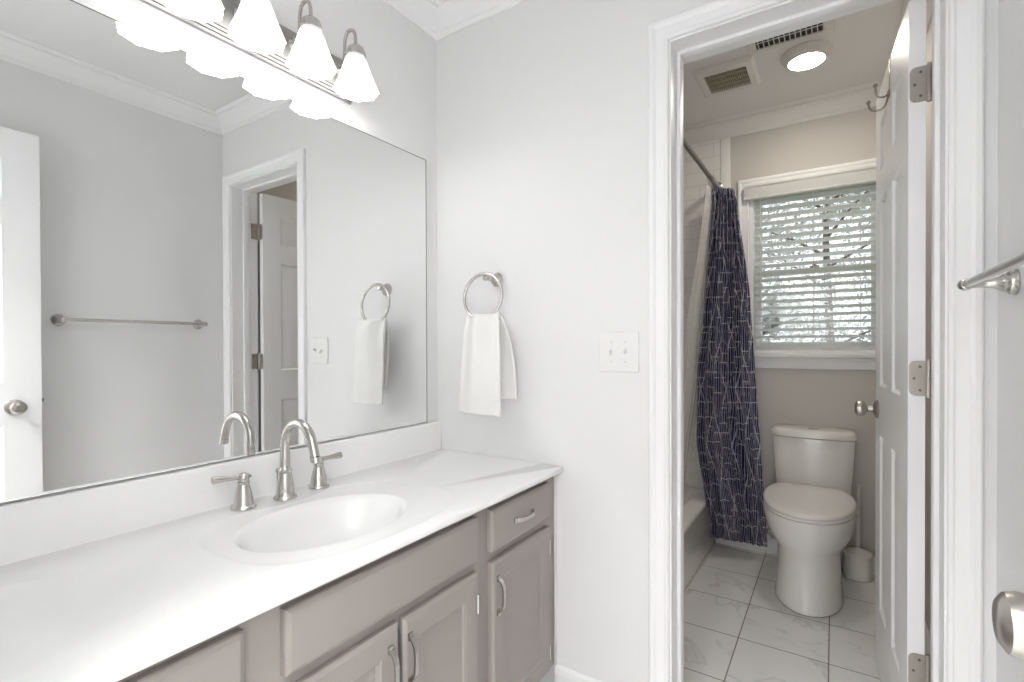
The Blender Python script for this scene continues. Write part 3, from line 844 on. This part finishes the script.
#        z      xL    yL     xR    yR    amp
CUR = [(2.025, .738, 1.440, .830, 1.555, .020), (1.93, .738, 1.44, .850, 1.530, .024), (1.40, .700, 1.39, .915, 1.500, .026), (1.0, .668, 1.36, .942, 1.480, .026), (.62, .665, 1.345, .965, 1.47, .026), (.36, .705, 1.345, .985, 1.46, .022), (.20, .734, 1.350, .995, 1.455, .020), (.095, .740, 1.352, 1.002, 1.450, .020)]
def curtain_sheet(bm, tab, folds, ztop, zbot_fn, nu, nv, width, seed, phase=0.0):
    rnd = random.Random(seed); ph = [rnd.uniform(-.5, .5) for _ in range(20)]
    uvl = bm.loops.layers.uv.new('UVMap'); rows = []
    for j in range(nv + 1):
        row = []
        for i in range(nu + 1):
            s = i / nu; zb = zbot_fn(s); z = ztop + (zb - ztop) * j / nv
            xL, yL, xR, yR, amp = lerp_tab(tab, z)
            w = folds * 2 * PI * (s + .012 * math.sin(s * 9 + z * 1.5)) + phase
            off = amp * (math.sin(w) + .25 * math.sin(2 * w + z * 2)) * (.75 + .25 * math.sin(s * 11 + ph[3] * 4))
            d = Vector((xR - xL, yR - yL)); L = d.length; d /= L; nn = Vector((d.y, -d.x))
            p = Vector((xL, yL)) + d * (L * s + .25 * amp * math.cos(w)) + nn * off
            row.append(bm.verts.new((p.x, p.y, z)))
        rows.append(row)
    for j in range(nv):
        for i in range(nu):
            f = bm.faces.new((rows[j][i], rows[j][i + 1], rows[j + 1][i + 1], rows[j + 1][i]))
            for lp, (a, c) in zip(f.loops, ((i, j), (i + 1, j), (i + 1, j + 1), (i, j + 1))):
                lp[uvl].uv = (a / nu * width, rows[c][a].co.z)
cu = thing('shower_curtain', 'navy shower curtain with thin white crossing lines, bunched beside the toilet', 'shower curtain', (.86, 1.42, .09))
b = BM(); curtain_sheet(b, CUR, 8, 2.022, lambda s: .118 - .032 * s + .004 * math.sin(s * 50), 240, 90, 1.15, 3)
o = obj('curtain_fabric', b, M['curtain'], cu, angle=180)
sm = o.modifiers.new('thickness', 'SOLIDIFY'); sm.thickness = .0012; sm.offset = 0
for i in range(7):
    b = BM(); y = 1.40 + i * .026
    P = [(.735 + .019 * math.cos(a), y + .003 * math.sin(a), 2.0585 + .0205 * math.sin(a)) for a in [2 * PI * k / 20 for k in range(21)]]
    tube(b, P, .0016, 6, False)
    obj('curtain_ring', b, M['chrome'], cu)
LIN = [(2.02, .722, 1.36, .728, 1.52, .006), (1.0, .625, 1.20, .66, 1.50, .014), (.36, .56, 1.16, .59, 1.48, .014), (.2, .56, 1.16, .59, 1.48, .014)]
at()
b = BM(); curtain_sheet(b, LIN, 6, 2.02, lambda s: .22, 120, 40, 1.0, 5, 1.0)
at(.6, 1.3, .22); o = obj('shower_liner', b, M['liner'], angle=180)
tag(o, 'translucent white shower liner hanging inside the tub, left of the navy curtain', 'shower liner')

# toilet
TXC = 1.2105
to = thing('toilet', 'white one-piece style toilet with closed lid under the window', 'toilet', (TXC, 1.25, 0))
BXC = TXC - .009
def egg(w, yf, yb, z, yc=1.20, pf=2.0, pb=2.6, n=64, wb=None):
    out = []; wb = wb if wb else w
    for i in range(n):
        a = 2 * PI * i / n; c, s = math.cos(a), math.sin(a)
        p = pf if s < 0 else pb
        k = (abs(c) ** p + abs(s) ** p) ** (-1 / p)
        if s < 0: out.append((BXC + w * k * c, yc + (yc - yf) * k * s, z))
        else:
            t = k * s
            out.append((BXC + (w + (wb - w) * t) * k * c, yc + (yb - yc) * t, z))
    return out
b = BM()
rs = [egg(.135, .966, 1.600, .0005, pb=5), egg(.136, .965, 1.600, .006, pb=5), egg(.132, .969, 1.600, .016, pb=5), egg(.129, .976, 1.600, .08, pb=5), egg(.1255, .985, 1.600, .16, pb=5), egg(.1245, .988, 1.600, .215, pb=5), egg(.128, .983, 1.600, .240, pb=5, wb=.130), egg(.142, .968, 1.600, .262, pb=5, wb=.140), egg(.161, .950, 1.600, .292, pb=5, wb=.150), egg(.174, .936, 1.600, .325, pb=4.5, wb=.156), egg(.182, .925, 1.600, .365, pb=4, wb=.162), egg(.185, .921, 1.600, .398, pb=4, wb=.165), egg(.183, .923, 1.598, .406, pb=4, wb=.165), egg(.165, .94, 1.59, .4075, pb=4, wb=.16)]
rings(b, rs)
obj('bowl', b, M['porcelain'], to, angle=60)
b = BM(); bo = dict(yc=1.21, pf=2.05, pb=2.4)
rs = [egg(.180, .925, 1.405, .4085, **bo), egg(.184, .921, 1.407, .411, **bo), egg(.184, .921, 1.407, .418, **bo), egg(.181, .924, 1.405, .4215, **bo)]
rings(b, rs); obj('seat', b, M['seat'], to, angle=60)
def lidring(w, yf, yb, z):
    pts = egg(w, yf, 1.45, z, yc=1.21, pf=2.05, pb=2.1)
    return [(x, min(y, yb), z + .014 * (min(y, yb) - .92) / .48) for x, y, z in pts]
b = BM()
rs = [lidring(.179, .926, 1.392, .4235), lidring(.184, .921, 1.396, .426), lidring(.185, .920, 1.397, .434), lidring(.181, .924, 1.394, .440), lidring(.168, .938, 1.384, .444), lidring(.12, 1.00, 1.35, .448), lidring(.05, 1.13, 1.28, .4495)]
rings(b, rs); ld_ = obj('lid', b, M['seat'], to, angle=50)
for s in (-1, 1):
    b = BM(); tube(b, [(BXC + s * .105, 1.402, .424), (BXC + s * .055, 1.402, .424)], .011, 14); obj('lid_hinge', b, M['seat'], ld_)
def tank_ring(w, yf, bow, z, yb=1.606, r=.03, n=8):
    o = []
    # front bowed edge from left to right, then the back
    m_ = 16
    for i in range(m_ + 1):
        t = -1 + 2 * i / m_
        e = 1 - abs(t) ** 8
        o.append((TXC + w * t * (1 - .0), yf + bow * t * t + (1 - e) * r * .8, z))
    o += [(TXC + w, (yf + yb) / 2, z), (TXC + w, yb, z), (TXC, yb, z), (TXC - w, yb, z), (TXC - w, (yf + yb) / 2, z)]
    return o
b = BM()
rs = [tank_ring(.155, 1.432, .020, .39), tank_ring(.160, 1.426, .022, .42), tank_ring(.168, 1.416, .024, .52), tank_ring(.174, 1.411, .026, .62), tank_ring(.177, 1.408, .026, .678), tank_ring(.175, 1.410, .026, .681)]
rings(b, rs); tk = obj('tank', b, M['porcelain'], to, angle=40)
b = BM()
rs = [tank_ring(.176, 1.408, .026, .683), tank_ring(.1825, 1.401, .027, .6855), tank_ring(.1835, 1.399, .027, .700), tank_ring(.1825, 1.401, .027, .712), tank_ring(.177, 1.408, .026, .7195), tank_ring(.15, 1.44, .020, .7235, yb=1.60), tank_ring(.08, 1.49, .01, .7255, yb=1.56)]
rings(b, rs); tl = obj('tank_lid', b, M['porcelain'], to, angle=40)
b = BM(); lathe(b, [(.024, 0), (.024, .003), (.021, .0045), (.0205, .0035), (.018, .0055), (.004, .006)], (TXC + .005, 1.475, .7245), (0, 0, 1), 28); obj('flush_button', b, M['nickel_d'], tl)
b = BM(); rs = [egg(.1370, .9640, 1.59, .0003, pb=5), egg(.1370, .9640, 1.59, .004, pb=5)]
rings(b, rs); obj('base_caulk', b, mat('grey_caulk', (.30, .27, .23), .6), to)

# shut-off valve by the tub
sv = thing('shutoff_valve', 'small white water shut-off valve low behind the curtain hem', 'valve', (1.0, 1.56, .10))
b = BM(); lathe(b, [(.022, 0), (.022, .003), (.010, .006), (.007, .01), (.007, .07)], (1.0, YB - .013, .115), (0, -1, 0), 20); tube(b, [(1.0, 1.53, .115), (1.0, 1.53, .16)], .007, 12); obj('valve_body', b, M['chrome'], sv)
b = BM(); lathe(b, [(.006, 0), (.016, .003), (.018, .010), (.014, .016), (.005, .018)], (1.0, 1.527, .115), (0, -1, 0), 16); obj('handle', b, M['plastic_w'], sv)
b = BM(); tube(b, bez((1.0, 1.53, .16), (1.0, 1.53, .28), (1.075, 1.55, .26), (1.085, 1.55, .39), 14), .0045, 10); obj('supply_hose', b, M['plastic_w'], sv)

# toilet brush in its canister
tbx, tby = 1.402, 1.515
br = thing('toilet_brush', 'white toilet brush standing in its round canister beside the toilet', 'toilet brush', (tbx, tby, 0))
b = BM(); lathe(b, [(.056, .0005), (.060, .004), (.060, .010), (.0625, .060), (.060, .105), (.056, .115)], (tbx, tby, 0), (0, 0, 1), 36); obj('canister', b, M['plastic_w'], br)
b = BM(); lathe(b, [(.0605, .112), (.0615, .120), (.057, .128), (.044, .134), (.030, .138), (.016, .141), (.010, .146)], (tbx, tby, 0), (0, 0, 1), 36); obj('canister_cap', b, M['plastic_w'], br)
b = BM(); lathe(b, [(.009, .150), (.0085, .25), (.0095, .40), (.0100, .445), (.008, .455), (.003, .458)], (tbx, tby, 0), (0, 0, 1), 16); obj('brush_handle', b, M['plastic_w'], br)

# ---------------------------------------------------------------- window blind
bl = thing('window_blind', 'white horizontal slat blind with a moulded valance in the window', 'blind', (1.208, YB, 1.95))
b = BM()
sweep(b, [(WX0 - .024, YB - .018, 1.958), (WX1 + .024, YB - .018, 1.958)], (0, -1, 0), [(-.078, .0), (-.078, .030), (-.072, .034), (-.066, .034), (-.060, .028), (-.012, .020), (-.006, .022), (0, .018), (0, 0)], 1)
for x in (WX0 - .024, WX1 + .018): box(b, x, x + .006, YB - .036, YB - .0185, 1.960, 2.034)
obj('valance', b, M['slat'], bl, angle=20)
b = BM(); box(b, WX0 + .022, WX1 - .022, YB + .004, YB + .050, 1.962, 2.0, .002); obj('headrail', b, M['slat'], bl)
b = BM(); z = 1.945; tilt = math.radians(-14); k_ = 0
while z > 1.160:
    xs0, xs1 = WX0 + .021, WX1 - .021; yc = YB + .028
    sec = []
    for i in range(7):
        t = -1 + i / 3; sec.append((t * .0245, .0022 * (1 - t * t)))
    top = [(yc + a * math.cos(tilt) - h * math.sin(tilt), z + a * math.sin(tilt) + h * math.cos(tilt) + .0011) for a, h in sec]
    bot = [(yc + a * math.cos(tilt) - h * math.sin(tilt), z + a * math.sin(tilt) + h * math.cos(tilt) - .0011) for a, h in reversed(sec)]
    rings(b, [[(x, y, zz) for y, zz in top + bot] for x in (xs0, xs1)])
    z -= .0395; k_ += 1
obj('slats', b, M['slat'], bl, angle=40)
b = BM(); box(b, WX0 + .021, WX1 - .021, YB + .006, YB + .050, 1.122, 1.142, .003); obj('bottom_rail', b, M['slat'], bl)
for x in (WX0 + .10, (WX0 + WX1) / 2, WX1 - .10):
    b = BM()
    for y in (YB + .003, YB + .053): tube(b, [(x, y, 1.14), (x, y, 1.965)], .0009, 6)
    obj('ladder_cord', b, M['slat'], bl)
b = BM(); tube(b, [(WX0 + .055, YB - .004, 1.955), (WX0 + .056, YB - .006, 1.36)], .0035, 8); obj('tilt_wand', b, M['slat'], bl)

# ---------------------------------------------------------------- ceiling things
cl = thing('ceiling_light', 'round flush ceiling light glowing above the toilet', 'ceiling light', (1.198, 1.070, ZC))
b = BM(); lathe(b, [(.098, 0), (.100, .005), (.098, .012), (.090, .026), (.078, .036), (.070, .038), (.068, .034)], (1.198, 1.070, ZC), (0, 0, -1), 48, True, False); obj('trim_ring', b, M['plastic_w'], cl)
b = BM(); lathe(b, [(.0695, .032), (.0695, .0375), (.058, .042), (.030, .045), (.006, .046)], (1.198, 1.070, ZC), (0, 0, -1), 48); obj('lens', b, M['disc'], cl)

vf = thing('exhaust_fan', 'square exhaust fan cover with tan louvres on the toilet room ceiling', 'exhaust fan', (.874, 1.085, ZC))
b = BM(); fx0, fx1, fy0, fy1 = .745, 1.003, .945, 1.222
def plate_hole(b, x0, x1, y0, y1, hx0, hx1, hy0, hy1, z0, z1):
    o = lambda s, z: [(x0 + s, y0 + s, z), (x1 - s, y0 + s, z), (x1 - s, y1 - s, z), (x0 + s, y1 - s, z)]
    i = lambda s, z: [(hx0 + s, hy0 + s, z), (hx1 - s, hy0 + s, z), (hx1 - s, hy1 - s, z), (hx0 + s, hy1 - s, z)]
    rings(b, [o(0, z1), o(0, z1 - .004), o(.012, z0), i(0, z0), i(0, z1)], False, False)
plate_hole(b, fx0, fx1, fy0, fy1, .785, .965, .995, 1.180, ZC - .020, ZC - .0005); obj('cover', b, M['plastic_w'], vf)
b = BM(); box(b, .785, .965, .995, 1.180, ZC - .003, ZC - .001); obj('backing', b, M['dark'], vf)
b = BM()
for i in range(20):
    x = .788 + i * .0092; box(b, x, x + .0038, .995, 1.180, ZC - .016, ZC - .004)
for y in (1.04, 1.087, 1.134): box(b, .785, .965, y, y + .003, ZC - .0165, ZC - .010)
obj('louvres', b, M['vent'], vf)

vg = thing('ceiling_register', 'narrow white ceiling air register beside the ceiling light', 'air vent', (1.145, .865, ZC))
b = BM(); plate_hole(b, .985, 1.300, .800, .945, 1.020, 1.266, .828, .914, ZC - .009, ZC - .0005); obj('cover', b, M['plastic_w'], vg)
b = BM(); box(b, 1.020, 1.266, .828, .914, ZC - .003, ZC - .001); obj('backing', b, M['dark'], vg)
b = BM()
for i in range(13):
    x = 1.028 + i * .0195; box(b, x, x + .003, .828, .914, ZC - .010, ZC - .002)
box(b, 1.020, 1.266, .868, .871, ZC - .006, ZC - .002)
obj('fins', b, M['plastic_w'], vg)

# over-door hook on the toilet room door
hk = thing('door_hook', 'metal over-the-door double hook on the open toilet room door', 'hook')
at(); ang = math.radians(93.1)
b = BM(); zt_ = 2.032; u_ = .30
def dw(u, v, z):   # u along leaf, v out from the camera-left face
    p = Matrix.Rotation(ang, 3, 'Z') @ Vector((u, .035 + v, 0)); return (p.x + d1.location.x, p.y + d1.location.y, z)
rs = []
for (v, z) in ((-.0365, 1.99), (-.0365, zt_ + .0018), (.0015, zt_ + .0018), (.0015, 1.915)):
    rs.append([dw(u_ - .008, v, z), dw(u_ + .008, v, z)])
for a, c in zip(rs[:-1], rs[1:]):
    b.faces.new([b.verts.new(q) for q in (a[0], a[1], c[1], c[0])])
st_ = obj('strap', b, M['hook'], hk)
st_.modifiers.new('thickness', 'SOLIDIFY').thickness = .0016
for du, out_, dz, tip in ((-.006, .038, -.012, .016), (.006, .052, -.040, -.018)):
    b = BM()
    P = bez(dw(u_ + du, .003, 1.935), dw(u_ + du, .004, 1.935 + dz * 1.1), dw(u_ + du * 2, out_ * .3, 1.935 + dz - .012), dw(u_ + du * 2.4, out_ * .6, 1.935 + dz - .010), 8)
    P += bez(P[-1], dw(u_ + du * 2.6, out_ * .85, 1.935 + dz - .009), dw(u_ + du * 2.8, out_, 1.935 + dz), dw(u_ + du * 3, out_, 1.935 + tip), 8)[1:]
    tube(b, P, .0030, 10); lathe(b, [(.002, -.006), (.006, -.003), (.0065, .001), (.004, .005)], P[-1], (0, 0, 1), 14)
    obj('prong', b, M['hook'], hk)

# ================================================================== FILL LAMP added in the hall (unseen, behind the camera)
hl = thing('hall_fill_lamp', 'unseen fill lamp added on the hall ceiling beyond the entry doorway', 'ceiling light', (.95, YR - .42, ZC))
b = BM(); lathe(b, [(.235, 0), (.235, .018), (.222, .024), (.222, .018)], (.95, YR - .42, ZC), (0, 0, -1), 48, True, False); obj('rim', b, M['plastic'], hl)
b = BM(); lathe(b, [(.222, .018), (.215, .040), (.18, .062), (.10, .080), (.02, .086)], (.95, YR - .42, ZC), (0, 0, -1), 48, False, True); obj('lens', b, M['fill_lens'], hl)

# ================================================================== OUTSIDE
at()
b = BM(); box(b, -14, 16, YB + .2, 30, -1.2, -1.0); struct('ground_lawn', b, M['grass'])
def tree(x, y, h, cr, leaf, n, seed, label, cat='tree'):
    rnd = random.Random(seed)
    t = thing('garden_tree', label, cat, (x, y, -1.0), group=None)
    b = BM(); tube(b, [(x, y, -1.05), (x + .05, y, h * .3 - 1), (x - .04, y + .03, h * .65 - 1), (x, y, h * .95 - 1)], [.11, .085, .06, .02], 12)
    for k in range(9):
        a = rnd.uniform(0, 2 * PI); z0 = h * rnd.uniform(.3, .8) - 1; L = cr * rnd.uniform(.6, .95)
        e = Vector((x + L * math.cos(a), y + L * math.sin(a), z0 + L * rnd.uniform(.3, .8)))
        tube(b, [(x, y, z0), (Vector((x, y, z0)) + e) / 2 + Vector((0, 0, .05)), e], [.035, .02, .008], 7)
    obj('trunk', b, M['bark'], t)
    b = BM(); cl_ = [(x + rnd.gauss(0, cr * .45), y + rnd.gauss(0, cr * .45), h * rnd.uniform(.25, 1.0) - 1) for _ in range(26)]
    for k in range(n):
        c = rnd.choice(cl_); p = Vector((c[0] + rnd.gauss(0, cr * .2), c[1] + rnd.gauss(0, cr * .2), c[2] + rnd.gauss(0, cr * .2)))
        d1_ = Vector((rnd.gauss(0, 1), rnd.gauss(0, 1), rnd.gauss(0, .6))).normalized(); d2_ = d1_.orthogonal().normalized()
        s = rnd.uniform(.035, .07)
        b.faces.new([b.verts.new(p + q) for q in (-d1_ * s, d2_ * s * .5, d1_ * s, -d2_ * s * .5)])
    obj('foliage', b, leaf, t, angle=180)
tree(-2.2, 7.5, 4.6, 1.2, M['leaf'], 7000, 1, 'green leafy tree outside, seen through the left part of the blind')
tree(1.2, 10.5, 6.5, 1.7, M['leaf2'], 9000, 2, 'pale thin-leaved tree outside, behind the middle of the window')
tree(-1.6, 15.5, 7.5, 2.0, M['leaf'], 9000, 3, 'taller green tree farthest outside the window')
tree(.45, 5.2, 3.0, .7, M['leaf2'], 3500, 4, 'small pale tree nearest the window outside')
